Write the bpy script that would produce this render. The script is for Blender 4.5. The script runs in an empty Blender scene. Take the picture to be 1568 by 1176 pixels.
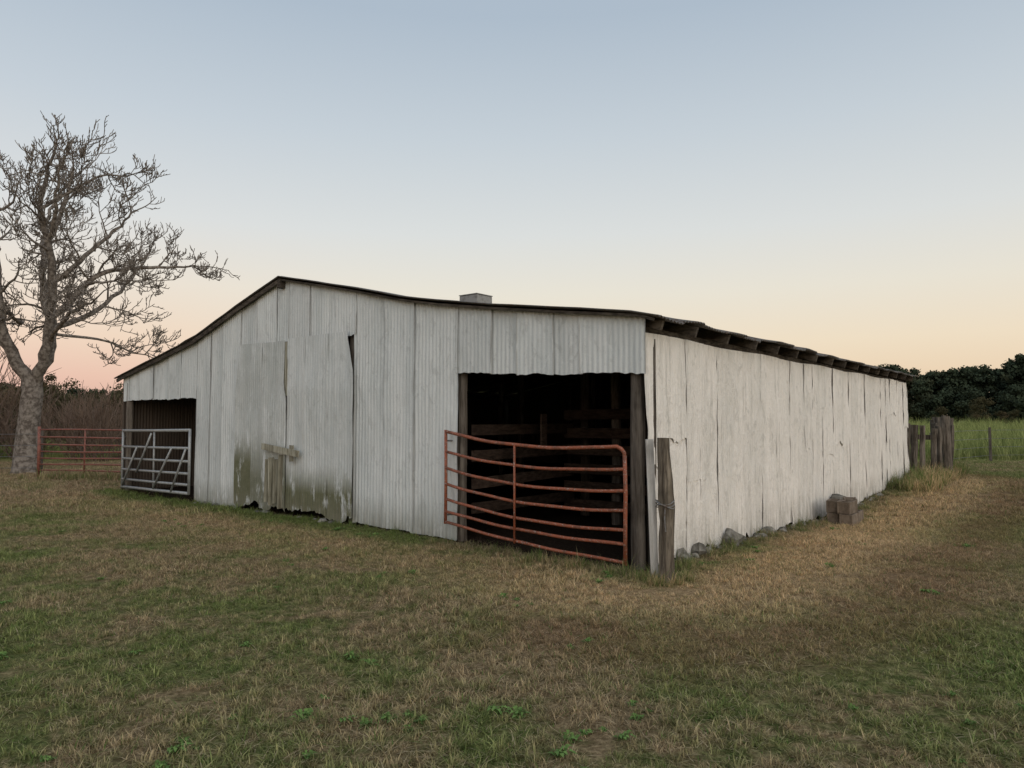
import bpy, math, random
import numpy as np
from mathutils import Vector, noise
random.seed(7); rng=np.random.default_rng(7)
sc=bpy.context.scene
R=random.uniform
# ------------------------------------------------------------------ helpers
CX,CY=1.39,7.5
U=(-.7765,.6301); V=(.6301,.7765)
BW,BL=12.7,13.9
def B(u,v,z=0.0): return Vector((CX+U[0]*u+V[0]*v, CY+U[1]*u+V[1]*v, z))
def toUV(x,y):
    dx,dy=x-CX,y-CY
    return dx*U[0]+dy*U[1], dx*V[0]+dy*V[1]
def gz(x,y):
    u,v=toUV(x,y)
    dip=-.17*math.exp(-((v-7)/4.5)**2)*math.exp(-((u+1.0)/2.6)**2)
    n=.05*noise.noise(Vector((x*.13,y*.13,0)))+.018*noise.noise(Vector((x*.7,y*.7,3)))
    r=math.hypot(x,y)
    return dip+n*min(1,r/6)
class MB:
    def __init__(s): s.v=[];s.f=[];s.c=[]
    def add(s,vs,fs,col=(0,.5,0)):
        o=len(s.v); s.v+= [tuple(p) for p in vs]
        s.f+= [tuple(i+o for i in f) for f in fs]
        if isinstance(col,list): s.c+=col
        else: s.c+=[col]*len(vs)
    def box(s,c,ax,ay,az,col=None,jit=0.0):
        c=Vector(c);ax=Vector(ax);ay=Vector(ay);az=Vector(az)
        if ax.cross(ay).dot(az)<0: ay=-ay
        col=col or (0,R(.25,.75),0)
        vs=[c+ax*i+ay*j+az*k for k in(-1,1) for j in(-1,1) for i in(-1,1)]
        if jit: vs=[p+Vector((R(-jit,jit),R(-jit,jit),R(-jit,jit))) for p in vs]
        s.add(vs,[(0,2,3,1),(4,5,7,6),(0,1,5,4),(2,6,7,3),(0,4,6,2),(1,3,7,5)],col)
    def beam(s,a,b,w,h,col=None,up=Vector((0,0,1)),jit=0.0):
        a=Vector(a);b=Vector(b);d=(b-a)
        L=d.length;d.normalize()
        if abs(d.dot(up))>.95: up=Vector((V[0],V[1],0))
        x=d.cross(up).normalized();z=x.cross(d).normalized()
        s.box((a+b)/2,d*L/2,x*w/2,z*h/2,col,jit)
    def tube(s,pts,rad,n=8,col=(0,.5,0),cap=True,jit=0.0):
        pts=[Vector(p) for p in pts]
        if not hasattr(rad,'__len__'): rad=[rad]*len(pts)
        t=(pts[1]-pts[0]).normalized()
        ref=Vector((0,0,1)) if abs(t.z)<.9 else Vector((1,0,0))
        x=t.cross(ref).normalized()
        vs=[]
        for i,p in enumerate(pts):
            if i==0:t=pts[1]-pts[0]
            elif i==len(pts)-1:t=pts[-1]-pts[-2]
            else:t=pts[i+1]-pts[i-1]
            t.normalize()
            x=(x-t*x.dot(t)); x.normalize(); y=t.cross(x)
            for k in range(n):
                a=2*math.pi*k/n
                r=rad[i]*(1+(R(-jit,jit) if jit else 0))
                vs.append(p+x*math.cos(a)*r+y*math.sin(a)*r)
        fs=[]
        for i in range(len(pts)-1):
            for k in range(n):
                k2=(k+1)%n
                fs.append((i*n+k,i*n+k2,(i+1)*n+k2,(i+1)*n+k))
        if cap:
            fs.append(tuple(range(n-1,-1,-1))); o=(len(pts)-1)*n
            fs.append(tuple(range(o,o+n)))
        s.add(vs,fs,col)
    def make(s,name,mat,parent=None,smooth=False,origin=True,link=True):
        me=bpy.data.meshes.new(name)
        v=np.array(s.v,dtype=float)
        o=np.zeros(3)
        if origin: o=np.array([(v[:,0].min()+v[:,0].max())/2,(v[:,1].min()+v[:,1].max())/2,v[:,2].min()])
        me.from_pydata((v-o).tolist(),[],s.f)
        ca=me.color_attributes.new('mask','FLOAT_COLOR','POINT')
        c=np.ones((len(s.v),4)); c[:,:3]=np.array(s.c)
        ca.data.foreach_set('color',c.ravel())
        if smooth: me.polygons.foreach_set('use_smooth',[True]*len(me.polygons))
        me.materials.append(mat); me.update()
        ob=bpy.data.objects.new(name,me)
        if link: sc.collection.objects.link(ob)
        ob.location=o
        if parent is not None:
            ob.parent=parent; ob.location=Vector(o)-parent.location
        return ob
def empty(name,loc):
    e=bpy.data.objects.new(name,None); e.location=loc; e.empty_display_size=.3
    sc.collection.objects.link(e); return e
# ------------------------------------------------------------------ node helpers
class NT:
    def __init__(s,nt): s.nt=nt; s.l=nt.links
    def n(s,t,**k):
        x=s.nt.nodes.new(t)
        for a,b in k.items(): setattr(x,a,b)
        return x
    def set(s,sock,val):
        if isinstance(val,bpy.types.NodeSocket): s.l.new(val,sock)
        else: sock.default_value=val
    def m(s,op,a,b=0.0,c=None,clamp=False):
        x=s.n('ShaderNodeMath',operation=op); x.use_clamp=clamp
        s.set(x.inputs[0],a); s.set(x.inputs[1],b)
        if c is not None: s.set(x.inputs[2],c)
        return x.outputs[0]
    def ss(s,x,a,b,lo=0.0,hi=1.0):
        k=s.n('ShaderNodeMapRange',interpolation_type='SMOOTHSTEP')
        s.set(k.inputs[0],x);k.inputs[1].default_value=a;k.inputs[2].default_value=b
        k.inputs[3].default_value=lo;k.inputs[4].default_value=hi
        return k.outputs[0]
    def mix(s,f,a,b,mode='MIX'):
        k=s.n('ShaderNodeMix',data_type='RGBA',blend_type=mode)
        s.set(k.inputs[0],f)
        for so,v in((k.inputs[6],a),(k.inputs[7],b)):
            if isinstance(v,tuple) and len(v)==3: v=v+(1,)
            s.set(so,v)
        return k.outputs[2]
    def pos(s): return s.n('ShaderNodeNewGeometry').outputs['Position']
    def map(s,vec,sca):
        k=s.n('ShaderNodeMapping'); s.set(k.inputs[0],vec); k.inputs['Scale'].default_value=sca
        return k.outputs[0]
    def noise(s,vec,scale,det=4,rough=.55,dist=0):
        k=s.n('ShaderNodeTexNoise'); s.set(k.inputs['Vector'],vec)
        k.inputs['Scale'].default_value=scale;k.inputs['Detail'].default_value=det
        k.inputs['Roughness'].default_value=rough;k.inputs['Distortion'].default_value=dist
        return k.outputs['Fac']
    def scale(s,c,f):
        v=s.n('ShaderNodeVectorMath',operation='SCALE'); s.set(v.inputs[0],c); s.set(v.inputs['Scale'],f); return v.outputs[0]
    def attr(s):
        k=s.n('ShaderNodeAttribute'); k.attribute_name='mask'
        q=s.n('ShaderNodeSeparateColor'); s.l.new(k.outputs['Color'],q.inputs[0])
        return q.outputs
def newmat(name):
    m=bpy.data.materials.new(name); m.use_nodes=True
    m.node_tree.nodes.clear()
    t=NT(m.node_tree)
    out=t.n('ShaderNodeOutputMaterial')
    return m,t,out
def principled(t,out,col,rough=.8,metal=0.0,bump=None,bs=.3,bd=.01,spec=.3):
    p=t.n('ShaderNodeBsdfPrincipled')
    if isinstance(col,tuple): col=col+(1,)
    t.set(p.inputs['Base Color'],col);t.set(p.inputs['Roughness'],rough);t.set(p.inputs['Metallic'],metal)
    p.inputs['Specular IOR Level'].default_value=spec
    if bump is not None:
        b=t.n('ShaderNodeBump'); b.inputs['Strength'].default_value=bs; b.inputs['Distance'].default_value=bd
        t.set(b.inputs['Height'],bump); t.l.new(b.outputs[0],p.inputs['Normal'])
    t.l.new(p.outputs[0],out.inputs[0])
    return p
# ---- painted corrugated tin (painted outside, bare dark metal inside)
def mat_tin(name,white,grey,patchy=.2,stain=(.34,.35,.34),bs=.35,streak=.35,bd=.012):
    m,t,out=newmat(name)
    P=t.pos(); A=t.attr()
    n1=t.noise(t.map(P,(3.2,3.2,.45)),1.0,6,.62)
    n2=t.noise(t.map(P,(16,16,1.3)),1.0,5,.68)
    n3=t.noise(P,6.0,6,.72,.6)
    n4=t.noise(t.map(P,(5.0,5.0,2.2)),1.3,7,.75,1.0)
    c=t.mix(t.ss(n1,.36,.68),white,grey)
    c=t.mix(t.m('MULTIPLY',t.ss(n2,.5,.72),streak),c,stain)
    c=t.mix(t.m('MULTIPLY',t.ss(n4,.54,.62),patchy),c,stain)
    c=t.mix(t.m('MULTIPLY',t.ss(n3,.56,.7),.5),c,tuple(min(1,x*1.08) for x in white))
    mo=t.m('MULTIPLY',A[0],t.ss(t.noise(t.map(P,(4,4,1.3)),1.5,6,.72),.33,.50),clamp=True)
    c=t.mix(mo,c,t.mix(n3,(.07,.08,.035),(.22,.215,.14)))
    z=t.n('ShaderNodeSeparateXYZ'); t.l.new(P,z.inputs[0])
    low=t.m('MULTIPLY',t.ss(z.outputs[2],.5,-.1),t.ss(n2,.35,.6))
    c=t.mix(t.m('MULTIPLY',low,.6),c,(.22,.20,.16))
    c=t.mix(t.m('MULTIPLY',A[2],t.ss(n2,.30,.50)),c,(.11,.085,.06))
    c=t.scale(c,t.m('MULTIPLY_ADD',A[1],.15,.925))
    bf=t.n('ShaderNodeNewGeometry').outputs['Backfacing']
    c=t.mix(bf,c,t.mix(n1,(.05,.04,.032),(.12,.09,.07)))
    principled(t,out,c,.62,0,t.m('ADD',t.noise(P,11,5,.72),t.m('MULTIPLY',n4,.8)),bs,bd)
    return m
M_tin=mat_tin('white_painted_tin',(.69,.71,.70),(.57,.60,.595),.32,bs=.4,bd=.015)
M_tinR_lit=mat_tin('white_painted_tin_side_lit',(.84,.795,.74),(.72,.69,.64),.42,(.45,.43,.39),.75,.5,.03)  # same tin as the front; warm sunset light put into its colour
def mat_wood(name,a,b,vert=True,moss=0):
    m,t,out=newmat(name); P=t.pos(); A=t.attr()
    sc_=(22,22,1.6) if vert else (7,7,26)
    g=t.noise(t.map(P,sc_),1.0,6,.7,.3)
    c=t.mix(t.ss(g,.33,.68),a,b)
    big=t.noise(P,2.2,4)
    c=t.mix(t.m('MULTIPLY',t.ss(big,.5,.7),.5),c,tuple(x*.45 for x in a))
    principled(t,out,t.scale(c,t.m('MULTIPLY_ADD',A[1],.8,.6)),.9,0,g,.8,.015,.1)
    return m
M_wood=mat_wood('weathered_wood',(.07,.058,.048),(.19,.165,.14))
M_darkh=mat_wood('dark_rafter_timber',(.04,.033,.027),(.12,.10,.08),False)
def mat_paint(name,col,rust,wear,metal=0.0,rough=.5,wearc=(.4,.36,.33)):
    m,t,out=newmat(name); P=t.pos()
    n=t.noise(P,13,6,.7); n2=t.noise(P,55,3,.6)
    c=t.mix(t.ss(n,.46,.64),col,rust)
    c=t.mix(t.m('MULTIPLY',t.ss(n2,.57,.66),wear),c,wearc)
    principled(t,out,c,rough,metal,n2,.15,.003)
    return m
M_red=mat_paint('faded_red_gate_paint',(.31,.095,.05),(.16,.065,.04),.8,wearc=(.38,.32,.28))
M_red2=mat_paint('rusty_red_gate_paint',(.24,.085,.06),(.14,.065,.05),.3)
M_galv=mat_paint('galvanized_steel',(.36,.37,.37),(.25,.26,.27),.4,.3,.45,(.48,.48,.48))
M_roof=mat_paint('rusty_roof_tin',(.12,.115,.11),(.09,.06,.045),.3,.2,.6)
M_vent=mat_paint('vent_tin',(.30,.30,.29),(.20,.19,.18),.3,.2,.5)
M_wire=mat_paint('fence_wire',(.2,.2,.2),(.13,.1,.08),.2,.4,.5)
def mat_stone(name,a,b):
    m,t,out=newmat(name);P=t.pos();A=t.attr()
    n=t.noise(P,8,7,.7)
    c=t.mix(t.ss(n,.35,.65),a,b)
    principled(t,out,t.scale(c,t.m('MULTIPLY_ADD',A[1],.7,.65)),.92,0,t.noise(P,40,4,.7),.6,.01,.15)
    return m
M_stone=mat_stone('field_stone',(.10,.095,.08),(.27,.255,.225))
M_block=mat_stone('cinder_block_concrete',(.13,.10,.075),(.22,.175,.135))
def mat_simple(name,a,b,sc_,lo=.35,hi=.65):
    m,t,out=newmat(name);P=t.pos();A=t.attr()
    c=t.mix(t.ss(t.noise(P,sc_,4,.65),lo,hi),a,b)
    d=t.n('ShaderNodeBsdfDiffuse'); t.l.new(t.scale(c,t.m('MULTIPLY_ADD',A[1],.6,.7)),d.inputs[0]); t.l.new(d.outputs[0],out.inputs[0])
    return m
M_bark=mat_simple('grey_bark',(.12,.10,.085),(.30,.262,.228),9,.38,.64)
M_twig=mat_simple('dry_brush_twigs',(.13,.09,.07),(.21,.155,.12),3)
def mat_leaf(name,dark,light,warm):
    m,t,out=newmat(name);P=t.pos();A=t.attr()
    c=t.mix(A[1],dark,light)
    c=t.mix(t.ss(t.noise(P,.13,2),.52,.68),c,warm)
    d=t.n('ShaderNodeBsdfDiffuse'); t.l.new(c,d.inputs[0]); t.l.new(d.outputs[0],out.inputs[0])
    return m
M_leaf=mat_leaf('treeline_foliage',(.028,.038,.028),(.062,.080,.048),(.066,.070,.042))
M_brush=mat_leaf('brush_foliage',(.045,.042,.024),(.105,.095,.052),(.12,.085,.055))
M_weed=mat_leaf('weed_leaves',(.08,.14,.045),(.17,.27,.08),(.13,.21,.06))
# ---- lawn colour node group
def lawn_group():
    g=bpy.data.node_groups.new('lawn_colour','ShaderNodeTree')
    g.interface.new_socket('Color',in_out='OUTPUT',socket_type='NodeSocketColor')
    t=NT(g); out=t.n('NodeGroupOutput')
    P=t.pos(); s=t.n('ShaderNodeSeparateXYZ'); t.l.new(P,s.inputs[0]); x,y=s.outputs[0],s.outputs[1]
    flat=t.map(P,(1,1,0))
    n1=t.noise(flat,.33,2,.6,.3); n2=t.noise(flat,1.5,4,.74,.5); n3=t.noise(flat,9,3,.75)
    dx=t.m('SUBTRACT',x,CX); dy=t.m('SUBTRACT',y,CY)
    u=t.m('ADD',t.m('MULTIPLY',dx,U[0]),t.m('MULTIPLY',dy,U[1]))
    v=t.m('ADD',t.m('MULTIPLY',dx,V[0]),t.m('MULTIPLY',dy,V[1]))
    du=t.m('MAXIMUM',t.m('MAXIMUM',t.m('MULTIPLY',u,-1),t.m('SUBTRACT',u,BW)),0)
    dv=t.m('MAXIMUM',t.m('MAXIMUM',t.m('MULTIPLY',v,-1),t.m('SUBTRACT',v,BL)),0)
    dist=t.m('SQRT',t.m('ADD',t.m('MULTIPLY',du,du),t.m('MULTIPLY',dv,dv)))
    dw=t.m('ADD',dist,t.m('MULTIPLY_ADD',n2,1.6,-.8))
    green=t.mix(t.ss(n3,.3,.7),(.105,.135,.044),(.235,.250,.095))
    brown=t.mix(t.ss(n3,.3,.7),(.21,.15,.088),(.43,.32,.20))
    f=t.ss(t.m('ADD',t.m('ADD',t.m('MULTIPLY',n1,.42),t.m('MULTIPLY',n2,.44)),t.m('MULTIPLY',n3,.14)),.425,.57)
    left=t.m('MULTIPLY',t.ss(x,-6,-10),t.ss(y,11,14))
    f=t.m('ADD',t.m('MULTIPLY',f,.88),t.m('MULTIPLY',left,.6),clamp=True)
    c=t.mix(f,green,brown)
    band=t.m('MULTIPLY',t.ss(dw,.05,.8),t.ss(dw,2.5,1.2))
    w=t.ss(u,2.5,-.3,.35,1.0)
    band=t.m('MULTIPLY',t.m('MULTIPLY',band,w),t.ss(u,13.5,12))
    band=t.m('MULTIPLY',band,t.ss(n3,.25,.55,.5,.95))
    c=t.mix(band,c,t.mix(n3,(.37,.26,.145),(.60,.435,.26)))
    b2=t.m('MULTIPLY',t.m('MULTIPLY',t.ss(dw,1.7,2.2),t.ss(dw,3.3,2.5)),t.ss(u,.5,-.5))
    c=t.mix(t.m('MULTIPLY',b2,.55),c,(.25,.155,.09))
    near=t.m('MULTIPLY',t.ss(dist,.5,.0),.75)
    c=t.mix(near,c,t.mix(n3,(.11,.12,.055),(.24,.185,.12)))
    gr=t.m('MULTIPLY',t.m('MULTIPLY',t.ss(dist,.9,.35),t.ss(v,.0,-.1)),t.ss(u,2.6,3.4))
    c=t.mix(t.m('MULTIPLY',gr,.8),c,(.13,.17,.05))
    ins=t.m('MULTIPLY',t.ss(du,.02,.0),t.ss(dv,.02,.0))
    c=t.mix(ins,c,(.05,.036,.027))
    fld=t.ss(y,24.5,27.5)
    c=t.mix(fld,c,t.mix(t.noise(t.map(P,(.02,.12,0)),1.0,2),(.17,.22,.065),(.36,.36,.15)))
    t.l.new(c,out.inputs[0])
    return g
LG=lawn_group()
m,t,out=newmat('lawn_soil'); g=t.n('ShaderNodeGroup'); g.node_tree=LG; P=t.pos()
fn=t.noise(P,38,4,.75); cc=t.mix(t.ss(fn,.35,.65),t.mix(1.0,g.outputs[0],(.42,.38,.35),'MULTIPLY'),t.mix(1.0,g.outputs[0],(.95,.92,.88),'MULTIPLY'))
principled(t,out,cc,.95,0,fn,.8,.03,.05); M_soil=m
def mat_blade(name,tall=False):
    m,t,out=newmat(name); A=t.attr()
    g=t.n('ShaderNodeGroup'); g.node_tree=LG
    c=t.scale(g.outputs[0],t.m('MULTIPLY_ADD',A[1],1.3,.6))
    c=t.mix(A[0],c,(.56,.44,.29))
    c=t.mix(A[2],c,(.13,.20,.055))
    if tall: c=t.mix(.5,c,t.mix(A[1],(.12,.17,.05),(.38,.39,.16)))
    d=t.n('ShaderNodeBsdfDiffuse'); t.l.new(c,d.inputs[0])
    tr=t.n('ShaderNodeBsdfTranslucent'); t.l.new(c,tr.inputs[0])
    mx=t.n('ShaderNodeMixShader'); mx.inputs[0].default_value=.3
    t.l.new(d.outputs[0],mx.inputs[1]);t.l.new(tr.outputs[0],mx.inputs[2]);t.l.new(mx.outputs[0],out.inputs[0])
    return m
M_blade=mat_blade('grass_blades'); M_tall=mat_blade('tall_grass_blades',True)
# ------------------------------------------------------------------ ground sheet
def axis(n,near,far):
    t_=np.linspace(-1,1,n); return np.sign(t_)*(near*np.abs(t_)+(far-near)*np.abs(t_)**5)
xs=axis(241,32,700); ys=axis(241,32,700)+8
mb=MB()
mb.v=[(x,y,gz(x,y) if abs(x)<60 and abs(y)<70 else 0.0) for y in ys for x in xs]
nx=len(xs)
mb.f=[(j*nx+i,j*nx+i+1,(j+1)*nx+i+1,(j+1)*nx+i) for j in range(len(ys)-1) for i in range(nx-1)]
mb.c=[(0,.5,0)]*len(mb.v)
ground=mb.make('ground',M_soil,smooth=True,origin=False)
# ------------------------------------------------------------------ barn
barn=empty('white_barn',B(BW/2,BL/2,0))
prof=[(-.3,2.60),(0,2.70),(1.0,2.83),(2.14,2.99),(3.0,3.12),(3.70,3.25),(4.77,3.50),(5.6,3.68),(6.66,3.90),(7.92,3.56),(9.55,3.07),(11.15,2.77),(12.7,2.49),(13.0,2.42)]
pu=[p[0] for p in prof]; pz=[p[1] for p in prof]
def zr(u): return float(np.interp(u,pu,pz))
LAM=.066
def sheet(mb,org,sd,nd,s0,s1,zb,zt,off,rows=12,amp=.006,lean=0.0,edge0=None,edge1=None,moss=None,rust=None,warp=.012,tone=None,lam=LAM,ragged=.0,curl=.012,seam=.6,wander=.008,crumple=0.0):
    nc=max(2,int(round((s1-s0)/(lam/7)))); tone=R(.15,.85) if tone is None else tone
    sd=Vector((sd[0],sd[1],0));nd=Vector((nd[0],nd[1],0)); ph=R(0,6.28); k1=R(0,50)
    c0=R(0,1)*curl;c1=R(0,1)*curl; sm=seam*R(.3,1)
    flip=(sd.cross(Vector((0,0,1)))).dot(nd)<0
    vs=[];cs=[]
    rg=[ragged*(noise.noise(Vector((s0*3+i*.035,k1,0)))+.5*noise.noise(Vector((i*.13,k1,5)))) for i in range(nc+1)]
    for j in range(rows+1):
        fz=j/rows
        for i in range(nc+1):
            fs=i/nc; s=s0+(s1-s0)*fs
            b=zb(s)+rg[i]*1.0; tt=zt(s); z=b+(tt-b)*fz
            a0=edge0(z) if edge0 else 0; a1=edge1(z) if edge1 else 0
            s+=lean*(z-1)+a0*(1-fs)+a1*fs
            s+=wander*noise.noise(Vector((k1,z*2.3,0)))
            w=warp*noise.noise(Vector((s*1.7+k1,z*1.3,k1)))+.45*warp*noise.noise(Vector((s*6+k1,z*4,k1)))
            if crumple: w+=crumple*noise.noise(Vector((s*9,z*6,k1)))+crumple*.6*noise.noise(Vector((s*17,z*9,k1)))
            e=c0*max(0,1-fs*5)+c1*max(0,1-(1-fs)*5)
            am=amp*(.75+.5*noise.noise(Vector((s*2,z*1.1,k1+7))))
            o=off+am*math.sin(2*math.pi*s/lam+ph)+w+abs(e)
            p=org+sd*s+nd*o; vs.append((p.x,p.y,z))
            se=sm if (i<=1 or i>=nc-1) and noise.noise(Vector((k1,z*2,3)))>-.25 else 0.0
            cs.append((moss(s,z) if moss else 0.0,tone,max(se,(rust(s,z) if rust else 0.0))))
    fs_=[(j*(nc+1)+i,j*(nc+1)+i+1,(j+1)*(nc+1)+i+1,(j+1)*(nc+1)+i) for j in range(rows) for i in range(nc)]
    if flip: fs_=[f[::-1] for f in fs_]
    mb.add(vs,fs_,cs)
O=B(0,0,0); NF=(-V[0],-V[1]); NR=(-U[0],-U[1])
def top(u): return zr(u)-.035
fw=MB(); k=0
def strip(bounds,zb,zt,offb=0.0,**kw):
    global k
    for a,b in zip(bounds[:-1],bounds[1:]):
        k+=1
        sheet(fw,O,U,NF,a-.03,b+.03,zb,zt,offb+.012*(k%2)+R(0,.003),lean=R(-.008,.008),ragged=kw.get('ragged',.025),**{q:w for q,w in kw.items() if q!='ragged'})
hd=lambda u: 2.06+.04*u+.012*math.sin(u*3.1)
strip([-.0,.78,1.18,1.66,2.14,2.71],hd,top,rows=9)
gl=lambda u:.03
gm_=lambda s,z: max(0,.50-z)*1.1
strip([2.71,3.53],gl,top,0.004,rows=26,warp=.014,moss=gm_,crumple=.002)
strip([3.53,4.11,4.78],lambda u:.05,top,0.0,rows=26,warp=.014,moss=gm_,crumple=.002)
strip([4.78,5.25,5.95,6.47,6.85,7.4,7.98],lambda u:2.83,top,0.0,rows=7)
strip([7.97,8.52,9.02,9.47],lambda u:.02,top,0.0,rows=22,warp=.014,moss=gm_)
strip([9.45,10.15,10.6,11.3,11.9,12.45,12.69],lambda u:1.965+.01*math.sin(4*u),top,0.0,rows=6)
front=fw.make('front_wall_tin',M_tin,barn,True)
dm=MB()
mossA=lambda s,z: min(1,max(0,.85-z)*2.2)+.10*(z<2.0)
mossB=lambda s,z: min(1,max(0,1.35-z)*1.3)*(.7+.5*(s>7.5))+.20
doorsegs=[(4.75,5.40,mossA),(5.37,6.0,mossA),(5.97,6.47,mossA)]
for a,b,ms in doorsegs:
    e0=(lambda z:min(.14,max(0,(z-2.25))*.25)) if a<5 else None
    e1=(lambda z:-max(0,(z-2.0))*.02) if b>6.3 else None
    sheet(dm,O,U,NF,a,b,lambda u:.10+.05*math.sin(u*5.3)*math.sin(u*2.1),lambda u:2.885,.05+.008*(5<a<5.8)+R(0,.002),rows=24,edge0=e0,edge1=e1,moss=ms,warp=.018,ragged=.10,amp=.0045,seam=.2,tone=.5)
for a,b in((6.44,7.2),(7.17,8.02)):
    e1=(lambda z:-min(.11,max(0,(z-2.1))*.2)) if b>7.5 else None
    e0=(lambda z:.085*min(1,max(0,(z-1.9)*4))) if a<6.6 else None
    sheet(dm,O,U,NF,a,b,lambda u:.11+.03*math.sin(u*7),lambda u:2.865-.01*math.sin(u*3),.055+.010*(a<7)+R(0,.002),rows=24,edge0=e0,edge1=e1,moss=mossB,warp=.018,ragged=.08,amp=.0045,seam=.2,tone=.3)
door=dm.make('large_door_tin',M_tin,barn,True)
lb=MB()
for i,u in enumerate([6.53,6.66,6.79,6.91]):
    zt_=.98-.03*i+R(-.04,.04)
    lb.beam(B(u,-.10,.12+R(0,.1)),B(u+R(-.02,.02),-.10,zt_),.018,.115,(0,R(.3,1),0),jit=.008)
lb.beam(B(6.0,-.135,1.03),B(7.02,-.13,1.12),.035,.10,(0,.85,0),jit=.006)
lb.beam(B(6.22,-.11,.9),B(6.22,-.11,1.16),.09,.03,(0,.6,0),jit=.004)
lb.beam(B(6.50,-.035,1.95),B(6.495,-.035,2.84),.09,.03,(0,.7,0),jit=.004)
lb.beam(B(4.80,.03,.2),B(4.80,.03,2.1),.12,.05,(0,.2,0))
mboards=mat_wood('old_door_boards',(.17,.155,.115),(.40,.385,.31))
lb.make('door_boards_and_latch',mboards,barn)
# side wall (right)
rw=MB(); v=0.06; k=0
while v<BL:
    w=R(.38,.85); b=min(BL+.02,v+w)
    if BL-b<.3: b=BL+.02
    two=(random.random()<.35)
    k+=1
    gzb=lambda s: gz(*(B(-.05,s).xy))+.02
    ln=R(-.010,.010)
    e0=(lambda z:(2.5-z)*.04) if v<.1 else None
    e1=(lambda z:max(0,.9-z)*.12) if b>BL else None
    tr=lambda s:2.50+.012*math.sin(s*2.2)
    tn=R(.35,.65)
    kw=dict(lean=ln,warp=.016,edge0=e0,edge1=e1,amp=.0045,curl=.003,tone=tn,seam=.35,wander=.03,crumple=.006)
    o_=.006*(k%2)
    if two:
        zm=R(.8,1.8)
        sheet(rw,O,V,NR,v-.06,b+.06,gzb,lambda s:zm+.1,o_,rows=20,ragged=.08,**kw)
        sheet(rw,O,V,NR,v-.06,b+.06,lambda s:zm,tr,.010+o_,rows=18,ragged=.09,**kw)
    else:
        sheet(rw,O,V,NR,v-.06,b+.06,gzb,tr,o_,rows=36,ragged=.08,**kw)
    v=b
rw.make('side_wall_tin',M_tinR_lit,barn,True)
ow=MB()
s=0
while s<BL:
    e=min(BL,s+.66); sheet(ow,B(BW,0,0),V,U,s-.02,e+.02,lambda q:-.02,lambda q:2.46,.010*(int(s*10)%2),rows=4); s=e
s=0
while s<BW:
    e=min(BW,s+.66); sheet(ow,B(0,BL,0),U,V,s-.02,e+.02,lambda q:-.15,top,.010*(int(s*10)%2),rows=4); s=e
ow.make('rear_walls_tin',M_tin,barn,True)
# roof
rf=MB()
us=np.linspace(-.22,6.66,22).tolist()+np.linspace(6.9,12.95,18).tolist()
v0,v1=-.12,BL+.15; nv=int((v1-v0)/(.076/6)); vs=[]
jut={}
for j in range(nv+1):
    vv=v0+(v1-v0)*j/nv
    sh=int((vv-v0)/.62)
    if sh not in jut: jut[sh]=(R(-.04,.04),R(-.018,.018),R(-.03,.03))
    for i,uu in enumerate(us):
        q=uu+(jut[sh][0] if i==0 else 0)+(jut[sh][2] if i==len(us)-1 else 0)
        dro=.012*noise.noise(Vector((uu*1.2,vv*.8,2)))+(jut[sh][1]*max(0,1-i/3))
        z=zr(uu)+.028+.009*math.sin(2*math.pi*vv/.076)+dro+(.03*noise.noise(Vector((vv*1.5,0,9))) if i==0 else 0)
        vd=vv+(.03*noise.noise(Vector((uu*2.2,1,1))) if j==0 else 0)
        vs.append(B(q,vd,z))
nu=len(us)
fs_=[(j*nu+i,j*nu+i+1,(j+1)*nu+i+1,(j+1)*nu+i) for j in range(nv) for i in range(nu-1)]
rf.add(vs,fs_)
ro=rf.make('tin_roof',M_roof,barn,True)
md=ro.modifiers.new('thick','SOLIDIFY'); md.thickness=.008; md.offset=0
fr=MB()
for a,b in zip(range(len(prof)-1),range(1,len(prof))):
    ua,ub=max(pu[a],-.17),min(pu[b],12.9)
    if ub<=ua: continue
    hh=.03 if ub<6.7 else .07
    fr.beam(B(ua,-.075,zr(ua)-.016-hh*.3),B(ub,-.075,zr(ub)-.016-hh*.3),.03,hh)
fr.beam(B(6.66,-.11,3.80),B(6.66,BL,3.80),.09,.13)
for i in range(16):
    vv=.06+i*.915+R(-.05,.05)
    for a in range(len(prof)-1):
        ua,ub=max(pu[a],-.17-R(0,.03)),min(pu[a+1],12.85)
        if ub<=ua: continue
        fr.beam(B(ua,vv,zr(ua)-.065),B(ub,vv,zr(ub)-.065),.05,.12,(0,R(.4,.8),0))
fr.beam(B(.09,0.0,2.5),B(.09,BL,2.46),.10,.16)  # top plate, added to block light leaking in under the eave
fr.beam(B(12.6,0.05,2.3),B(12.6,BL,2.3),.10,.12)
fr.beam(B(0.02,.09,2.22),B(4.7,.09,2.32),.05,.14)
fr.beam(B(4.7,.06,2.93),B(8.1,.06,2.93),.05,.14)
fr.beam(B(8.1,.09,2.1),B(12.6,.09,2.1),.05,.14)
fr.make('roof_timbers',M_darkh,barn)
ps=MB()
def post(mb,u,v,z1,w=.13,z0=None,tone=None,lean=(0,0)):
    p=B(u,v,0); z0=gz(p.x,p.y)-.1 if z0 is None else z0
    pts=[];rr=[]
    for i in range(7):
        f=i/6; pts.append((p.x+lean[0]*f+R(-.006,.006),p.y+lean[1]*f+R(-.006,.006),z0+(z1-z0)*f)); rr.append(w/2*R(.93,1.08))
    mb.tube(pts,rr,9,(0,tone if tone is not None else R(.3,.7),0),jit=.07)
post(ps,.13,.10,2.3,.15,tone=.35)
post(ps,.03,.22,2.45,.11,tone=.2)
post(ps,2.70,.10,2.3,.12,tone=.8)
post(ps,4.95,.12,2.9,.14);post(ps,8.05,.12,2.9,.14);post(ps,9.42,.08,2.1,.13);post(ps,12.5,.05,2.35,.13,tone=.9)
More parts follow.
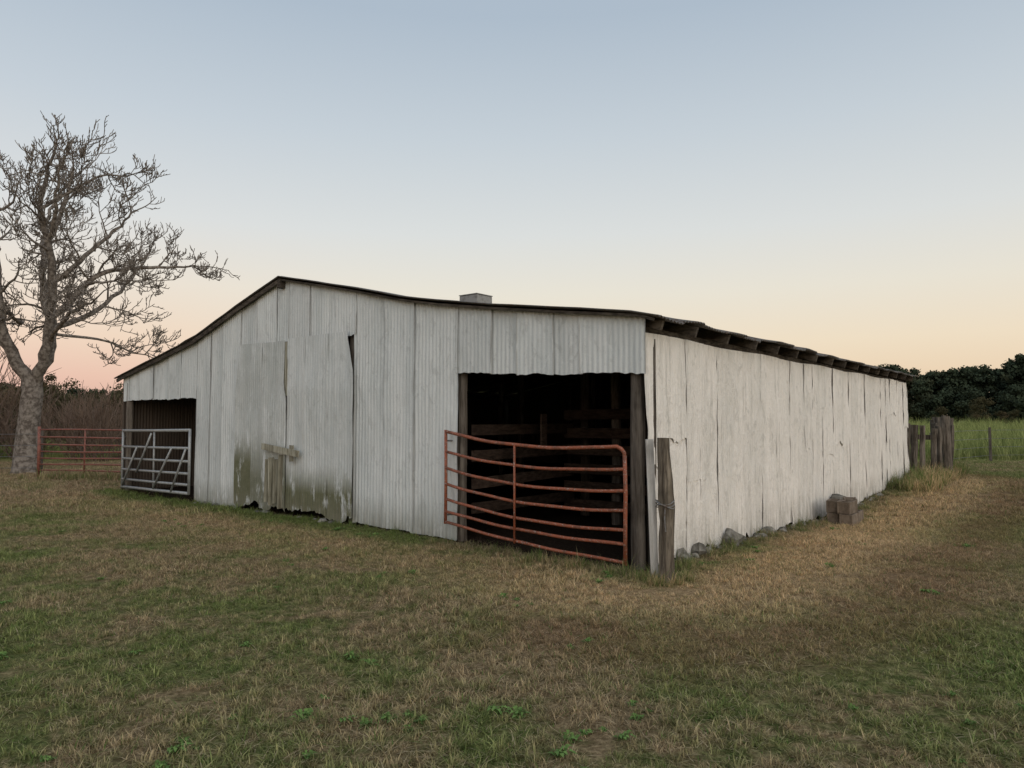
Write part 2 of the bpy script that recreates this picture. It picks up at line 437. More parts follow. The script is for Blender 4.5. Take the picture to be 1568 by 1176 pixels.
for vv in(3,6,9,12.5):
    for uu in(2.7,6.4,9.5): post(ps,uu,vv,zr(uu)-.15,.15)
post(ps,1.85,2.55,2.8,.15); post(ps,1.2,3.6,2.8,.14)
ps.make('frame_posts',M_wood,barn)
pk=MB()
for z,tn in((.30,.5),(.55,.6),(.82,.5),(1.10,.7),(1.38,.6),(1.66,.5)):
    pk.beam(B(.1,2.42,z+R(-.02,.02)),B(2.7,2.42,z+R(-.03,.03)),.03,.15,(0,tn,0))
for z in(.4,.75,1.1,1.42):
    pk.beam(B(2.62,.2,z+R(-.02,.02)),B(2.66,2.6,z+R(-.03,.03)),.03,.14,(0,R(.4,.9),0))
pk.beam(B(2.35,1.4,1.15),B(2.35,1.4,1.65),.03,.12,(0,.8,0))
for i in range(22):
    u0=9.4+i*.15; pk.beam(B(u0,1.6,0),B(u0,1.6,2.0+R(-.03,.03)),.02,.145,(0,R(.2,.7),0))
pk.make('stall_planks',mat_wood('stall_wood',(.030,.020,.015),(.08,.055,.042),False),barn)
vt=MB(); c=B(6.66,4.75,4.08)
uv=Vector((U[0],U[1],0));vv_=Vector((V[0],V[1],0))
vt.box(c,uv*.25,vv_*.25,Vector((0,0,.15)),(0,.5,0))
vt.box(c+Vector((0,0,.168)),uv*.262,vv_*.262,Vector((0,0,.008)),(0,.5,0))
vt.make('ridge_vent',M_vent,barn)
# ------------------------------------------------------------------ gates
def bez(zs,f):
    a,b,c=zs; return a*(1-f)*(1-2*f)+4*b*f*(1-f)+c*f*(2*f-1)
rg=empty('red_pipe_gate',B(1.48,-.13,.1))
gm=MB(); uL,uR=2.80,.17
ZB=[(1.42,1.27,1.30),(1.16,1.03,1.06),(.95,.81,.83),(.75,.61,.62),(.56,.42,.415),(.40,.29,.27),(.265,.145,.08)]
vo=lambda f:-.11-.05*math.sin(math.pi*f)
def gp(f,z): return B(uL+(uR-uL)*f,vo(f),z)
for i,zz in enumerate(ZB):
    pts=[gp(f,bez(zz,f)+(.004*math.sin(f*17+i))) for f in np.linspace(0,1,15)]
    if i==0:
        pts=pts[:-1]; zc=bez(zz,.95)
        pts+= [gp(.965,zc+.003),gp(.985,zc-.02),gp(.998,zc-.06),gp(1.0,zc-.12)]
        rr=.021
    else: rr=.0185
    gm.tube(pts,rr,10)
gm.tube([gp(1,1.2),gp(1.003,.8),gp(1,.4),gp(1.0,.05)],.022,10)
gm.tube([gp(0,1.44),gp(0.002,.8),gp(0,.24)],.021,10)
f=.455
gm.beam(gp(f,bez(ZB[0],f))+Vector((-.015,-.020,0)),gp(f,bez(ZB[6],f)-.02)+Vector((-.015,-.020,0)),.012,.032,(0,.5,0))
gm.make('gate_tubes',M_red,rg,True)
hg=MB()
for z in(1.3,.35):
    hg.tube([gp(0,z),B(2.80,-.02,z),B(2.76,.03,z)],.012,6)
hg.make('gate_hinges',M_wire,rg)
gg=empty('galvanized_pipe_gate',B(11.07,-.1,.1))
gm=MB()
def g2(f,z): return B(9.54+(12.45-9.54)*f,-.10,z-.04*f)
for z in(1.36,1.02,.77,.54,.33,.17):
    gm.tube([g2(0,z),g2(.5,z-.004),g2(1,z)],.030 if z in(1.36,.17) else .026,10)
for f in(0,.5,1): gm.tube([g2(f,.15),g2(f,.8),g2(f,1.38)],.026 if f!=.5 else .02,10)
for a,b in(((.03,1.0),(.22,.18)),((.22,1.02),(.48,.2)),((.52,1.3),(.74,.5)),((.74,1.02),(.97,.2))):
    p,q=g2(a[0],a[1]),g2(b[0],b[1]); o=Vector((NF[0],NF[1],0))*.035
    gm.tube([p+o,q+o],.02,8)
gm.make('gate_tubes',M_galv,gg,True)
hg=MB()
for z in(1.2,.4): hg.tube([g2(1,z),B(12.5,.0,z)],.012,6)
hg.make('gate_hinges',M_wire,gg)
rg2=empty('red_pipe_gate',(-10.6,18.4,.1))
gm=MB()
gA=Vector((-12.45,18.75,0)); gB=Vector((-8.6,17.9,0))
def g3(f,z):
    p=gA.lerp(gB,f); p.z=z; return p
for i,z in enumerate((1.28,1.08,.89,.71,.54,.38,.22)):
    gm.tube([g3(f,z+.01*math.sin(f*6+i)) for f in np.linspace(0,1,7)],.021,8)
for f in(0,.36,.68,1): gm.tube([g3(f,.14),g3(f,.7),g3(f,1.3)],.021,8)
gm.tube([g3(0,.0),g3(0,.7),g3(-.003,1.36)],.04,8)
gm.make('gate_tubes',M_red2,rg2,True)
wp=MB(); p=g3(.7,0)+Vector((.1,.6,0))
wp.tube([(p.x,p.y,-.1),(p.x+.01,p.y,.6),(p.x-.01,p.y,1.3)],[.07,.065,.06],8,jit=.08)
wp.make('wooden_post',M_wood)
# ------------------------------------------------------------------ corner gate post + white plank
cp=MB(); X,Y=1.50,6.98
pts=[];rr=[]
for i in range(12):
    f=i/11; z=-.1+1.50*f
    pts.append((X+.012*math.sin(z*3)+R(-.004,.004),Y+.03*f,z)); rr.append(.072*(1.08-.2*f)*R(.95,1.06)+(.010 if .62<z<.78 else 0))
cp.tube(pts,rr,11,(0,.5,0),jit=.10)
corner=empty('corner_gate_post',(X,Y,0))
cp.make('post',mat_wood('split_post_wood',(.06,.048,.037),(.26,.22,.17)),corner)
ch=MB()
for k_ in range(3):
    z=.735+k_*.018
    ch.tube([(X+.088*math.cos(a),Y+.02+.088*math.sin(a),z+.02*math.sin(a*2+k_)) for a in np.linspace(0,6.28,18)],.006,5)
ch.tube([(X-.02,Y-.07,.73),(X-.03,Y-.085,.62),(X-.02,Y-.085,.5)],.006,5)
ch.make('chain',M_wire,corner)
wb=MB(); wb.beam((1.41,7.08,-.05),(1.375,7.12,1.38),.028,.075,(0,.6,0),up=Vector((1,0,0)),jit=.004)
wb.make('white_plank',mat_wood('whitewashed_plank',(.42,.40,.37),(.66,.645,.61)),corner)
# ------------------------------------------------------------------ stones at foundation
st=MB()
def stone(mb,c,r,sq=.7):
    vs=[];n=7;m_=5;sd=R(0,99)
    for j in range(m_+1):
        ph=math.pi*j/m_
        for i in range(n):
            a=2*math.pi*i/n
            d=Vector((math.sin(ph)*math.cos(a),math.sin(ph)*math.sin(a),math.cos(ph)))
            q=r*(1+.6*noise.noise(d*1.4+Vector((sd,0,0))))
            vs.append(Vector(c)+Vector((d.x*q,d.y*q,d.z*q*sq)))
    fs=[(j*n+i,(j+1)*n+i,(j+1)*n+(i+1)%n,j*n+(i+1)%n) for j in range(m_) for i in range(n)]
    mb.add(vs,fs,(0,R(.1,.9),0))
for i in range(55):
    v=R(.3,10.5); u=-R(.04,.14); p=B(u,v); r=R(.03,.07)
    stone(st,(p.x,p.y,gz(p.x,p.y)+r*.25),r,R(.5,.8))
for v,r in((.75,.09),(1.15,.10),(2.1,.14),(3.4,.09)):
    p=B(-.08,v); stone(st,(p.x,p.y,gz(p.x,p.y)+r*.35),r,1.0)
p=B(-.12,6.9); stone(st,(p.x,p.y,gz(p.x,p.y)+.15),.24,1.0)
for i in range(14):
    u=R(4.9,9.4); p=B(u,-.02-R(0,.1)); r=R(.04,.09); stone(st,(p.x,p.y,gz(p.x,p.y)+.01),r,.6)
st.make('foundation_stones',M_stone)
# ------------------------------------------------------------------ cinder blocks (hollow)
def cinder(x,y,z,rot):
    b=MB(); L,W,H=.40,.20,.20; t_=.032
    ca,sa=math.cos(rot),math.sin(rot)
    ax=Vector((ca,sa,0));ay=Vector((-sa,ca,0));az=Vector((0,0,1)); c=Vector((x,y,z+H/2))
    tn=(0,R(.2,.8),0)
    b.box(c+ay*(W/2-t_/2),ax*L/2,ay*t_/2,az*H/2,tn); b.box(c-ay*(W/2-t_/2),ax*L/2,ay*t_/2,az*H/2,tn)
    for o in(-(L/2-t_/2)+.003,0,(L/2-t_/2)-.003): b.box(c+ax*o,ax*t_/2,ay*(W/2-t_-.0),az*(H/2-.003),tn)
    o=b.make('cinder_block',M_block)
    bv=o.modifiers.new('bev','BEVEL'); bv.width=.006; bv.segments=2
a=math.atan2(V[1],V[0]); zb=gz(5.7,11.7)
c0=Vector((5.52,11.72,0)); d=Vector((math.cos(a),math.sin(a),0)); e=Vector((-d.y,d.x,0))
for i,(s_,t_,z_,r_) in enumerate(((0,0,0,0),(.06,.22,0,.1),(.46,.02,0,.04),(.5,.25,0,-.1),(.03,.03,.2,-.05),(.08,.24,.2,.12),(.50,.10,.2,.3))):
    p=c0+d*s_+e*t_; cinder(p.x,p.y,zb+z_-.01,a+r_)
# ------------------------------------------------------------------ stockade fence of rough posts
sf=MB()
path=[(10.35,18.75),(11.6,18.95),(12.3,20.1),(13.4,22.6)]
def along(path,step):
    res=[]
    for (x0,y0),(x1,y1) in zip(path[:-1],path[1:]):
        L=math.hypot(x1-x0,y1-y0); n=max(1,int(L/step))
        for i in range(n): res.append((x0+(x1-x0)*i/n,y0+(y1-y0)*i/n))
    return res
for x,y in along(path,.19):
    if random.random()<.06: continue
    h=R(1.25,1.68); r=R(.05,.105); lx,ly=R(-.11,.11),R(-.06,.06); x+=R(-.05,.05);y+=R(-.06,.06)
    sf.tube([(x+lx*f+R(-.012,.012),y+ly*f,gz(x,y)-.1+(h+.1)*f) for f in np.linspace(0,1,6)],[r*R(.85,1.1) for _ in range(6)],7,(0,R(.1,.95),0),jit=.14)
sf.beam((10.3,18.9,1.1),(11.7,19.1,1.05),.04,.13,(0,.6,0)); sf.beam((11.65,19.1,1.0),(13.4,22.8,1.05),.04,.13,(0,.6,0))
sf.make('stockade_fence',mat_wood('stockade_wood',(.055,.044,.035),(.21,.18,.148)))
def wirefence(pts,step,name,h=1.25):
    w=MB()
    P_=along(pts,step)+[pts[-1]]
    for x,y in P_:
        z=gz(x,y); w.tube([(x,y,z-.1),(x+R(-.03,.03),y,z+h)],[.055,.045],7,(0,R(.3,.8),0),jit=.1)
    e_=empty(name,(P_[0][0],P_[0][1],0))
    w.make('posts',M_wood,e_)
    q=MB()
    for zz in(.25,.55,.85,1.15):
        q.tube([(x,y,gz(x,y)+zz) for x,y in P_],.006,4)
    q.make('wires',M_wire,e_)
wirefence([(13.4,22.6),(17.2,25.6),(40,29)],3.4,'wire_fence')
wirefence([(-12.5,18.9),(-30,21)],2.9,'wire_fence')
wirefence([(-26,27),(-6,26)],3.3,'wire_fence',1.2)
# ------------------------------------------------------------------ scatter via geometry nodes
def scatter(name,pts,rz,sc_,variants):
    coll=bpy.data.collections.new(name+'_variants')
    for o in variants: coll.objects.link(o)
    me=bpy.data.meshes.new(name); me.from_pydata([tuple(p) for p in pts],[],[])
    a=me.attributes.new('rz','FLOAT','POINT'); a.data.foreach_set('value',np.array(rz,dtype=np.float32))
    a=me.attributes.new('sc','FLOAT','POINT'); a.data.foreach_set('value',np.array(sc_,dtype=np.float32))
    a=me.attributes.new('id_','INT','POINT'); a.data.foreach_set('value',rng.integers(0,len(variants),len(pts)).astype(np.int32))
    ob=bpy.data.objects.new(name,me); sc.collection.objects.link(ob)
    g=bpy.data.node_groups.new(name+'_gn','GeometryNodeTree')
    g.interface.new_socket('Geometry',in_out='INPUT',socket_type='NodeSocketGeometry')
    g.interface.new_socket('Geometry',in_out='OUTPUT',socket_type='NodeSocketGeometry')
    N=g.nodes; L=g.links
    gi=N.new('NodeGroupInput');go=N.new('NodeGroupOutput')
    iop=N.new('GeometryNodeInstanceOnPoints'); ci=N.new('GeometryNodeCollectionInfo')
    ci.inputs['Collection'].default_value=coll; ci.inputs['Separate Children'].default_value=True; ci.inputs['Reset Children'].default_value=True
    def na(nm,ty):
        x=N.new('GeometryNodeInputNamedAttribute'); x.data_type=ty; x.inputs['Name'].default_value=nm
        return next(o for o in x.outputs if o.enabled and o.name=='Attribute')
    cx=N.new('ShaderNodeCombineXYZ'); L.new(na('rz','FLOAT'),cx.inputs[2])
    er=N.new('FunctionNodeEulerToRotation'); L.new(cx.outputs[0],er.inputs[0])
    L.new(gi.outputs[0],iop.inputs['Points']); L.new(ci.outputs[0],iop.inputs['Instance'])
    iop.inputs['Pick Instance'].default_value=True
    L.new(na('id_','INT'),iop.inputs['Instance Index']); L.new(er.outputs[0],iop.inputs['Rotation'])
    s3=N.new('ShaderNodeCombineXYZ'); a_=na('sc','FLOAT')
    for i in range(3): L.new(a_,s3.inputs[i])
    L.new(s3.outputs[0],iop.inputs['Scale']); L.new(iop.outputs[0],go.inputs[0])
    md=ob.modifiers.new('scatter','NODES'); md.node_group=g
    return ob
def blade(vs,fs,cs,x,y,h,w,lean,az,col,z0=0):
    ca,sa=math.cos(az),math.sin(az); o=len(vs)
    px,py=-sa*w/2,ca*w/2
    l1=lean*.35; l2=lean
    vs+= [(x-px,y-py,z0),(x+px,y+py,z0),(x-px*.8+ca*l1,y-py*.8+sa*l1,z0+h*.6),(x+px*.8+ca*l1,y+py*.8+sa*l1,z0+h*.6),(x+ca*l2,y+sa*l2,z0+h)]
    fs+= [(o,o+1,o+3,o+2),(o+2,o+3,o+4)]; cs+=[col]*5
def patch(name,size,n,h,w,mat,straw=.15,leanf=1.0,green=.0,clump=.6):
    mb=MB()
    nt=max(3,int(n/30)); tufts=[(R(-size/2,size/2),R(-size/2,size/2),R(.5,1.5),R(-.25,.25)) for _ in range(nt)]
    for i in range(n):
        tx,ty,th,tt=random.choice(tufts)
        if random.random()>clump: x,y=R(-size/2,size/2),R(-size/2,size/2);th=R(.4,.9)
        else: x,y=random.gauss(tx,size*.045),random.gauss(ty,size*.045)
        hh=R(*h)*th; az=R(0,6.283); st_=random.random()<straw
        col=(R(.3,.9) if st_ else 0.0,max(0,min(1,random.random()+tt)),1.0 if (random.random()<green) else 0.0)
        ln=hh*R(.2,1.5)*leanf
        if st_: hh*=.55; ln*=2
        blade(mb.v,mb.f,mb.c,x,y,hh,R(*w),ln,az,col)
    return mb.make(name,mat,origin=False,link=False)
lawnv=[patch('lawn_patch',.44,850,(.016,.044),(.003,.006),M_blade,.17,1.3,.07,.7) for _ in range(6)]
def inbarn(x,y,m_=.0):
    u,v=toUV(x,y); return -m_<u<BW+m_ and -m_<v<BL+m_
def hs(x,y): return 1+.5*noise.noise(Vector((x*1.1,y*1.1,11)))
pts=[];rz=[];ss=[]
y=2.0
while y<12:
    x=-(y*.80+1.2)
    while x<y*.80+1.2:
        X_,Y_=x+R(-.09,.09),y+R(-.09,.09)
        if not inbarn(X_,Y_,-.02): pts.append((X_,Y_,gz(X_,Y_)-.004));rz.append(R(0,6.28));ss.append(R(.8,1.2)*hs(X_,Y_))
        x+=.34
    y+=.34
y=12
while y<27.5:
    x=-(y*.80+1.2)
    while x<y*.80+1.2:
        X_,Y_=x+R(-.15,.15),y+R(-.15,.15)
        if not inbarn(X_,Y_,-.02): pts.append((X_,Y_,gz(X_,Y_)-.004));rz.append(R(0,6.28));ss.append(R(1.5,1.9)*hs(X_,Y_))
        x+=.65
    y+=.6
scatter('lawn_grass',pts,rz,ss,lawnv)
tv=[patch('tuft',.16,150,(.06,.17),(.003,.006),M_blade,.25,.7,.3) for _ in range(4)]
pts=[];rz=[];ss=[]
def addt(x,y,s):
    pts.append((x,y,gz(x,y)-.005));rz.append(R(0,6.28));ss.append(s)
for i in range(110):
    p=B(-R(.02,.35),R(0,14)); addt(p.x,p.y,R(.35,.95))
for i in range(130):
    p=B(R(-.1,12.6),-R(.03,.3)); addt(p.x,p.y,R(.3,.7))
for i in range(44):
    p=B(R(-.2,1.3),-R(.15,.45)); addt(p.x,p.y,R(.5,1.15)*R(.6,1))
for i in range(20):
    a_=R(0,6.28); addt(1.5+math.cos(a_)*R(.1,.3),7.0+math.sin(a_)*R(.08,.22),R(.4,.95))
for i in range(190):
    yy=R(3.2,20); xx=R(-.8,.8)*yy
    if not inbarn(xx,yy,.1): addt(xx,yy,R(.22,.45))
for i in range(70):
    p=B(-R(.05,.9),R(11.2,14.4)); addt(p.x,p.y,R(1.2,2.6))
for i in range(120):
    x,y=random.choice(along(path,.2)); addt(x+R(-.4,.4),y+R(-.5,.3),R(1.2,2.6))
for i in range(60):
    f=R(0,1); p=g3(f,0); addt(p.x+R(-.3,.3),p.y+R(-.5,.3),R(1,2.2))
scatter('grass_tufts',pts,rz,ss,tv)
def rosette(n):
    mb=MB()
    for i in range(n):
        az=R(0,6.28); L=R(.02,.055); w=L*.42; zt_=R(.01,.05); ca,sa=math.cos(az),math.sin(az)
        vs=[(0,0,.005),(ca*L*.5-sa*w/2,sa*L*.5+ca*w/2,zt_),(ca*L,sa*L,zt_*.8),(ca*L*.5+sa*w/2,sa*L*.5-ca*w/2,zt_)]
        ox,oy=R(-.03,.03),R(-.03,.03)
        mb.add([(a+ox,b+oy,c) for a,b,c in vs],[(0,1,2,3)],(0,random.random(),0))
    return mb.make('weed',M_weed,origin=False,link=False)
wv=[rosette(26) for _ in range(3)]
pts=[];rz=[];ss=[]
cl=[(R(-.8,.8)*yy,yy) for yy in [3.1+9*random.random()**1.5 for _ in range(80)]]
for cx_,cy_ in cl:
    if inbarn(cx_,cy_,.2): continue
    for i in range(random.randint(1,4)): addt(cx_+random.gauss(0,.12),cy_+random.gauss(0,.09),R(.4,1.1))
scatter('broadleaf_weeds',pts,rz,ss,wv)
fv=[patch('field_patch',1.5,520,(.25,.62),(.010,.022),M_tall,.12,.5,.1) for _ in range(4)]
pts=[];rz=[];ss=[]
y=27.5
while y<75:
    st_=1.05+(y-27)*.035
    x=-y*.95
    while x<y*.95:
        if not (-y*.52<x<y*.42):
            X_,Y_=x+R(-.4,.4),y+R(-.4,.4); 
            pts.append((X_,Y_,gz(X_,Y_) if abs(X_)<60 else 0));rz.append(R(0,6.28));ss.append(R(.8,1.25)*(1+(y-27)*.012)*(1.25 if x>0 else .7))
        x+=st_
    y+=st_*.9
scatter('field_grass',pts,rz,ss,fv)
# ------------------------------------------------------------------ foliage trees
def leafy(mb,cx,cy,z0,h,rad,nlobe,nleaf,ls,lower=.2,trunk=True,full=False):
    lobes=[]
    for i in range(nlobe):
        f=random.random(); zz=z0+h*(lower+(1-lower)*f**.8)
        prof_=(1-.55*f*f) if full else math.sin(math.pi*min(1,.22+.75*f))
        rr=rad*prof_*R(.1,.8); a=R(0,6.28)
        lr=rad*R(.28,.5)*(1-.35*f)
        lobes.append((cx+rr*math.cos(a),cy+rr*math.sin(a),min(zz,z0+h-lr*.7),lr,R(0,1)))
    for i in range(nleaf):
        x,y,z,lr,tn=random.choice(lobes)
        d=Vector((random.gauss(0,1),random.gauss(0,1),random.gauss(0,1))).normalized()
        q=lr*(random.random()**.35)*R(.75,1.12)
        p=Vector((x,y,z))+Vector((d.x*q,d.y*q,d.z*q*.8))
        if p.z<z0+.05: continue
        a=Vector((R(-1,1),R(-1,1),R(-1,1))).normalized(); b=a.cross(d).normalized(); a=a*ls*R(.5,1.2)/2; b=b*ls*R(.4,1.0)/2
        tone=max(0,min(1,.25+.35*tn+.35*d.z+R(-.2,.2)))  # lobe tops lighter, undersides darker: crown shade put into the leaf tone
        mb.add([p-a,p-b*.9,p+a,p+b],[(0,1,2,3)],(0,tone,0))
    if trunk:
        mb.tube([(cx,cy,z0),(cx+.1,cy,z0+h*.4),(cx,cy,z0+h*.75)],[rad*.06,rad*.045,rad*.015],6,(0,.1,0))
tvs=[]
for i in range(5):
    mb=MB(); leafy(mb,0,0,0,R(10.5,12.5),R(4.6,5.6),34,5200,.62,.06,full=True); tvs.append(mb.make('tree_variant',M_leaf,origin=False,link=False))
pts=[];rz=[];ss=[]
for row,(rad_,st_) in enumerate(((150,3.6),(160,4.2),(140,6.5))):
    a=-58.0
    while a<58:
        ar=math.radians(a); rr=rad_+R(-4,4)
        sc0=(.96 if a>0 else .62)+.10*noise.noise(Vector((a*.14,row,0)))+ (R(-.07,.07)) +(.10 if a>35.5 else 0)-(.3 if row==2 else 0)
        pts.append((rr*math.sin(ar),rr*math.cos(ar),-.3));rz.append(R(0,6.28));ss.append(sc0)
        a+=math.degrees(st_/rad_)*R(.8,1.2)
scatter('distant_trees',pts,rz,ss,tvs)
bvs=[]
for i in range(3):
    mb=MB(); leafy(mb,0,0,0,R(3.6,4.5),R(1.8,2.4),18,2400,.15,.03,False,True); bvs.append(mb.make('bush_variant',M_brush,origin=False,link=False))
pts=[];rz=[];ss=[]
for i in range(46):
    a=math.radians(R(-58,58)); rr=R(125,136); pts.append((rr*math.sin(a),rr*math.cos(a),-.2));rz.append(R(0,6.28));ss.append(R(.5,1.0))
pts.append((69,104,-.1));rz.append(1);ss.append(1.25)
scatter('field_bushes',pts,rz,ss,bvs)
pts=[];rz=[];ss=[]
for i in range(40):
    yy=R(33,50); xx=-yy*R(.50,.88); pts.append((xx,yy,-.2));rz.append(R(0,6.28));ss.append(R(.6,1.0)*yy/40)
scatter('brush_thicket',pts,rz,ss,bvs)
# ------------------------------------------------------------------ bare tree
random.seed(21)
TX,TY=-13.95,20.5; S=.01886
def tp(px,py,dy=0.0): return Vector((TX+(px-45)*S,TY+dy,1.6+(640-py)*S))
tree=empty('bare_tree',(TX,TY,gz(TX,TY)))
tm=MB()
def tube_t(pts,r0,r1,n):
    L=len(pts); tm.tube(pts,[r0+(r1-r0)*i/(L-1) for i in range(L)],n,(0,R(.2,.8),0),cap=False)
def grow(p,d,L,r,lev):
    n={1:7,2:6,3:5,4:3}[lev]; pts=[p.copy()]; d=d.normalized()
    for i in range(n):
        up={1:(-.07 if i<4 else .12),2:(-.02 if i<3 else .17),3:.16,4:.35}[lev]
        d=(d+Vector((R(-1,1),R(-1,1),R(-1,1)))*.30+Vector((0,0,up))).normalized()
        pts.append(pts[-1]+d*L/n)
    rend=max(.0095,r*.38); tube_t(pts,r,rend,{1:6,2:5,3:4,4:3}[lev])
    if lev==4: return
    kids={1:5,2:4,3:3}[lev]
    for c in range(kids):
        f=.28+.72*(c+R(0,.9))/kids; f=min(f,.99); i=min(n-1,int(f*n)); q=pts[i].lerp(pts[i+1],f*n-i)
        dd=(pts[i+1]-pts[i]).normalized()
        s=dd.cross(Vector((R(-1,1),R(-1,1),R(-1,1)))).normalized()
        nd=dd*.55+s*R(.6,1.05)
        out_=Vector((q.x-TX,q.y-TY,(q.z-5)*.4)); 
        if out_.length>.1: nd+=out_.normalized()*.3
        rr=max(.010,(r+(rend-r)*f)*.58)
        nl={2:L*R(.45,.75),3:L*R(.40,.62),4:R(.09,.20)}[lev+1]
        grow(q,nd,nl,rr,lev+1)
g0=gz(TX,TY)
tp0=[Vector((TX,TY,g0-.15)),Vector((TX,TY,g0+.12)),tp(44,680),tp(47,640),tp(50,605),tp(48,575)]
tm.tube(tp0,[.46,.36,.30,.275,.28,.25],14,(0,.3,0),cap=False,jit=.05)
limbs=[
 ([(48,590,0),(28,550,-.2),(18,500,-.5),(14,420,-.7),(12,345,-.8),(-2,300,-.6),(-30,250,-.4)],.19,.045),
 ([(48,585,0),(62,550,.3),(60,500,.5),(38,440,.7),(32,380,.8),(44,330,1.0),(58,275,1.1),(62,230,1.2)],.16,.03),
 ([(52,590,0),(75,545,-.2),(88,490,-.4),(95,440,-.6),(98,380,-.9),(92,335,-1.1),(104,285,-1.2),(118,250,-1.3)],.17,.03),
 ([(88,490,-.4),(112,468,-.3),(132,438,-.2),(160,415,0),(200,408,.2),(235,404,.4),(265,402,.5),(292,400,.6)],.10,.018),
 ([(95,440,-.6),(128,405,-.4),(148,365,.1),(170,338,.3),(188,315,.4)],.08,.022),
 ([(80,525,-.2),(120,505,-.9),(160,488,-1.5),(190,482,-1.9),(215,474,-2.2)],.07,.018),
 ([(100,515,-.4),(130,516,.6),(155,530,1.2),(185,540,1.7)],.045,.015),
 ([(98,380,-.9),(122,348,-1.3),(136,310,-1.7),(155,280,-2.0)],.065,.02),
 ([(14,420,-.7),(-20,370,-1.2),(-55,300,-1.6),(-80,250,-1.9)],.10,.025),
 ([(28,550,-.2),(-20,510,.3),(-70,450,.6),(-120,400,.8),(-150,370,1.0)],.11,.022),
 ([(60,500,.5),(90,470,1.4),(115,425,2.2),(132,375,2.8),(140,335,3.2)],.09,.022),
 ([(18,500,-.5),(0,450,-1.5),(10,390,-2.4),(25,330,-3.0)],.09,.022),
 ([(32,380,.8),(10,325,1.5),(-5,275,2.2),(12,225,2.6)],.08,.022),
 ([(132,438,-.2),(170,440,-.9),(205,445,-1.3),(225,442,-1.6)],.05,.015),
 ([(20,480,-.3),(0,490,.8),(-30,480,1.6)],.06,.02),
 ([(92,335,-1.1),(120,300,-.6),(150,270,-.2),(178,262,.2)],.05,.02),
]
for pl,r0,r1 in limbs:
    P0=[tp(*q) for q in pl]
    pts=[]
    for i in range(len(P0)-1):
        a0=P0[max(0,i-1)];a1=P0[i];a2=P0[i+1];a3=P0[min(len(P0)-1,i+2)]
        for s_ in range(4):
            f=s_/4; pts.append(.5*((2*a1)+(a2-a0)*f+(2*a0-5*a1+4*a2-a3)*f*f+(3*a1-a0-3*a2+a3)*f**3)+Vector((R(-.04,.04),R(-.04,.04),R(-.03,.03))))
    pts.append(P0[-1]); tube_t(pts,r0,r1,9)
    tot=sum((pts[i+1]-pts[i]).length for i in range(len(pts)-1))
    nk=max(2,int(tot/.58)); n=len(pts)-1
    for c in range(nk):
        f=.25+.75*(c+R(0,.9))/nk; f=min(.995,f); i=min(n-1,int(f*n)); q=pts[i].lerp(pts[i+1],f*n-i)
        dd=(pts[i+1]-pts[i]).normalized(); s=dd.cross(Vector((R(-1,1),R(-1,1),R(-1,1)))).normalized()
        rr=max(.02,(r0+(r1-r0)*f)*.5)
        grow(q,dd*.5+s*R(.6,1.0)+Vector((0,0,.03)),R(.8,1.5)*(1.15-.45*f),min(rr,.045),1)
    grow(pts[-1],(pts[-1]-pts[-2]),.8,r1,2)
tm.make('trunk_and_branches',M_bark,tree,True)
def twigbush(n,h):
    mb=MB()
    for i in range(n):
        d=Vector((R(-.7,.7),R(-.7,.7),1)).normalized(); p=Vector((R(-.3,.3),R(-.3,.3),0)); pts=[p]
        for s_ in range(6):
            d=(d+Vector((R(-1,1),R(-1,1),R(-.5,.8)))*.22).normalized(); pts.append(pts[-1]+d*h/6*R(.7,1))
        mb.tube(pts,[.022*(1-.12*q) for q in range(7)],3,(0,R(.2,.8),0),cap=False)
        for c in range(9):
            q=random.choice(pts[2:]); dd=(d+Vector((R(-1,1),R(-1,1),R(-.4,1)))*1.0).normalized(); L=R(.3,.9)
            m1=q+dd*L*.5+Vector((0,0,.04)); mb.tube([q,m1,m1+dd*L*.5+Vector((R(-.1,.1),R(-.1,.1),.12))],[.013,.010,.007],3,(0,R(.2,.8),0),cap=False)
    return mb.make('twig_bush',M_twig,origin=False,link=False)
tb=[twigbush(24,3.6),twigbush(22,4.2),twigbush(26,3.0)]
pts=[];rz=[];ss=[]
for i in range(24):
    yy=R(25,34); xx=-yy*R(.54,.86); pts.append((xx,yy,gz(xx,yy)-.05));rz.append(R(0,6.28));ss.append(R(.6,1.0)*(1.3 if xx/yy<-.7 else .85))
scatter('bare_brush',pts,rz,ss,tb)
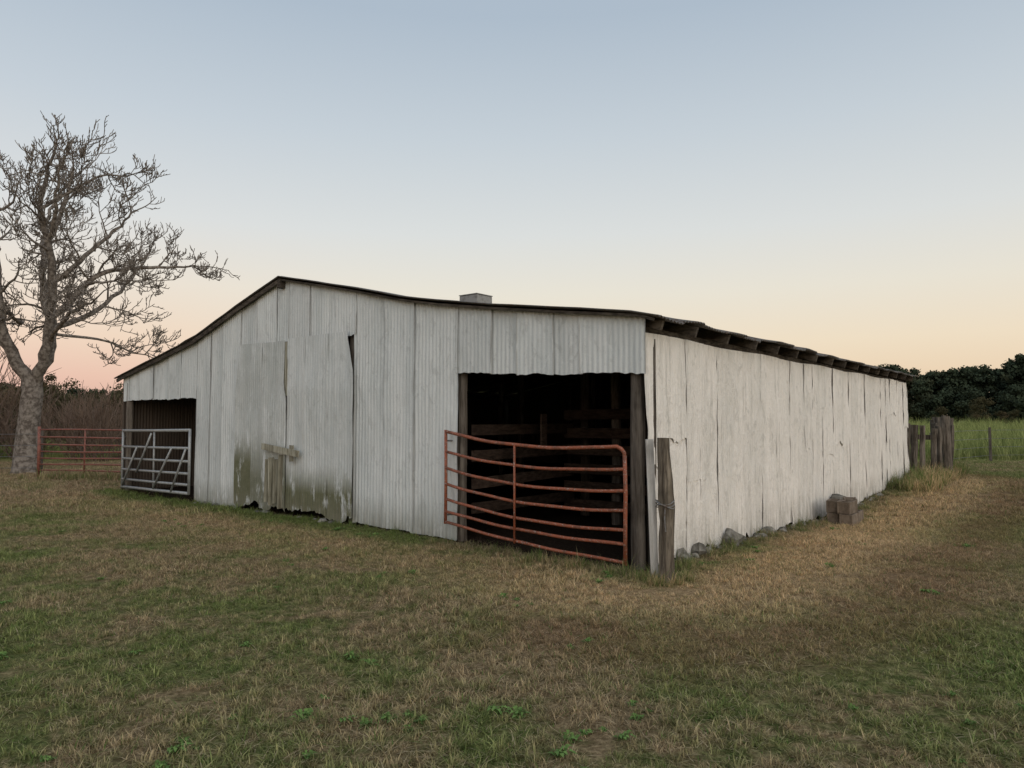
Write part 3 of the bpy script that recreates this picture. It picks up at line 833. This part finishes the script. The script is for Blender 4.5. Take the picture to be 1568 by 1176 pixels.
# ------------------------------------------------------------------ world, sun, camera
def L_(c):
    return tuple(((x/255)/12.92 if x/255<=.04045 else ((x/255+.055)/1.055)**2.4) for x in c)+(1,)
w=bpy.data.worlds.new("World"); sc.world=w; w.use_nodes=True; w.node_tree.nodes.clear(); t=NT(w.node_tree)
tc=t.n('ShaderNodeTexCoord'); s=t.n('ShaderNodeSeparateXYZ'); t.l.new(tc.outputs['Generated'],s.inputs[0])
def ramp(stops):
    r=t.n('ShaderNodeValToRGB'); t.l.new(s.outputs[2],r.inputs[0]); el=r.color_ramp.elements
    el[0].position,el[0].color=stops[0][0],L_(stops[0][1]); el[1].position,el[1].color=stops[-1][0],L_(stops[-1][1])
    for p_,c_ in stops[1:-1]:
        e_=el.new(p_); e_.color=L_(c_)
    return r.outputs[0]
rA=ramp([(0,(220,192,164)),(.05,(234,208,178)),(.10,(238,220,194)),(.17,(232,225,210)),(.25,(219,221,219)),(.37,(198,207,214)),(.5,(174,188,202)),(1,(162,178,197))])
rB=ramp([(0,(214,168,158)),(.05,(231,189,173)),(.10,(238,210,188)),(.17,(235,222,207)),(.25,(220,221,220)),(.37,(197,206,214)),(.5,(174,188,202)),(1,(162,178,197))])
c=t.mix(t.ss(s.outputs[0],-.1,-.6),rA,rB)
bg=t.n('ShaderNodeBackground'); t.l.new(c,bg.inputs[0]); bg.inputs[1].default_value=.97
SE=math.radians(8)
saz=(.50,-.87)
sky=t.n('ShaderNodeTexSky'); sky.sky_type='NISHITA'; sky.sun_disc=False; sky.sun_elevation=SE; sky.sun_rotation=math.atan2(saz[0],saz[1])
bg2=t.n('ShaderNodeBackground'); t.l.new(sky.outputs[0],bg2.inputs[0]); bg2.inputs[1].default_value=.010
ad=t.n('ShaderNodeAddShader'); t.l.new(bg.outputs[0],ad.inputs[0]);t.l.new(bg2.outputs[0],ad.inputs[1])
wo=t.n('ShaderNodeOutputWorld'); t.l.new(ad.outputs[0],wo.inputs[0])
sl=bpy.data.lights.new('sun','SUN'); sl.energy=1.25; sl.angle=math.radians(75); sl.color=(1.0,.92,.82)
so=bpy.data.objects.new('sun',sl); sc.collection.objects.link(so)
sd=Vector((saz[0],saz[1],math.tan(math.radians(28)))).normalized()
so.rotation_euler=sd.to_track_quat('Z','Y').to_euler(); so.location=(10,-20,12)
cam=bpy.data.cameras.new('camera'); co=bpy.data.objects.new('camera',cam); sc.collection.objects.link(co)
co.location=(0,0,1.6); co.rotation_euler=(math.radians(92.7),0,0)
cam.sensor_width=36; cam.lens=24.96; cam.clip_end=3000; cam.clip_start=.05
sc.camera=co
sc.view_settings.view_transform='Standard'; sc.view_settings.look='None'; sc.view_settings.exposure=0
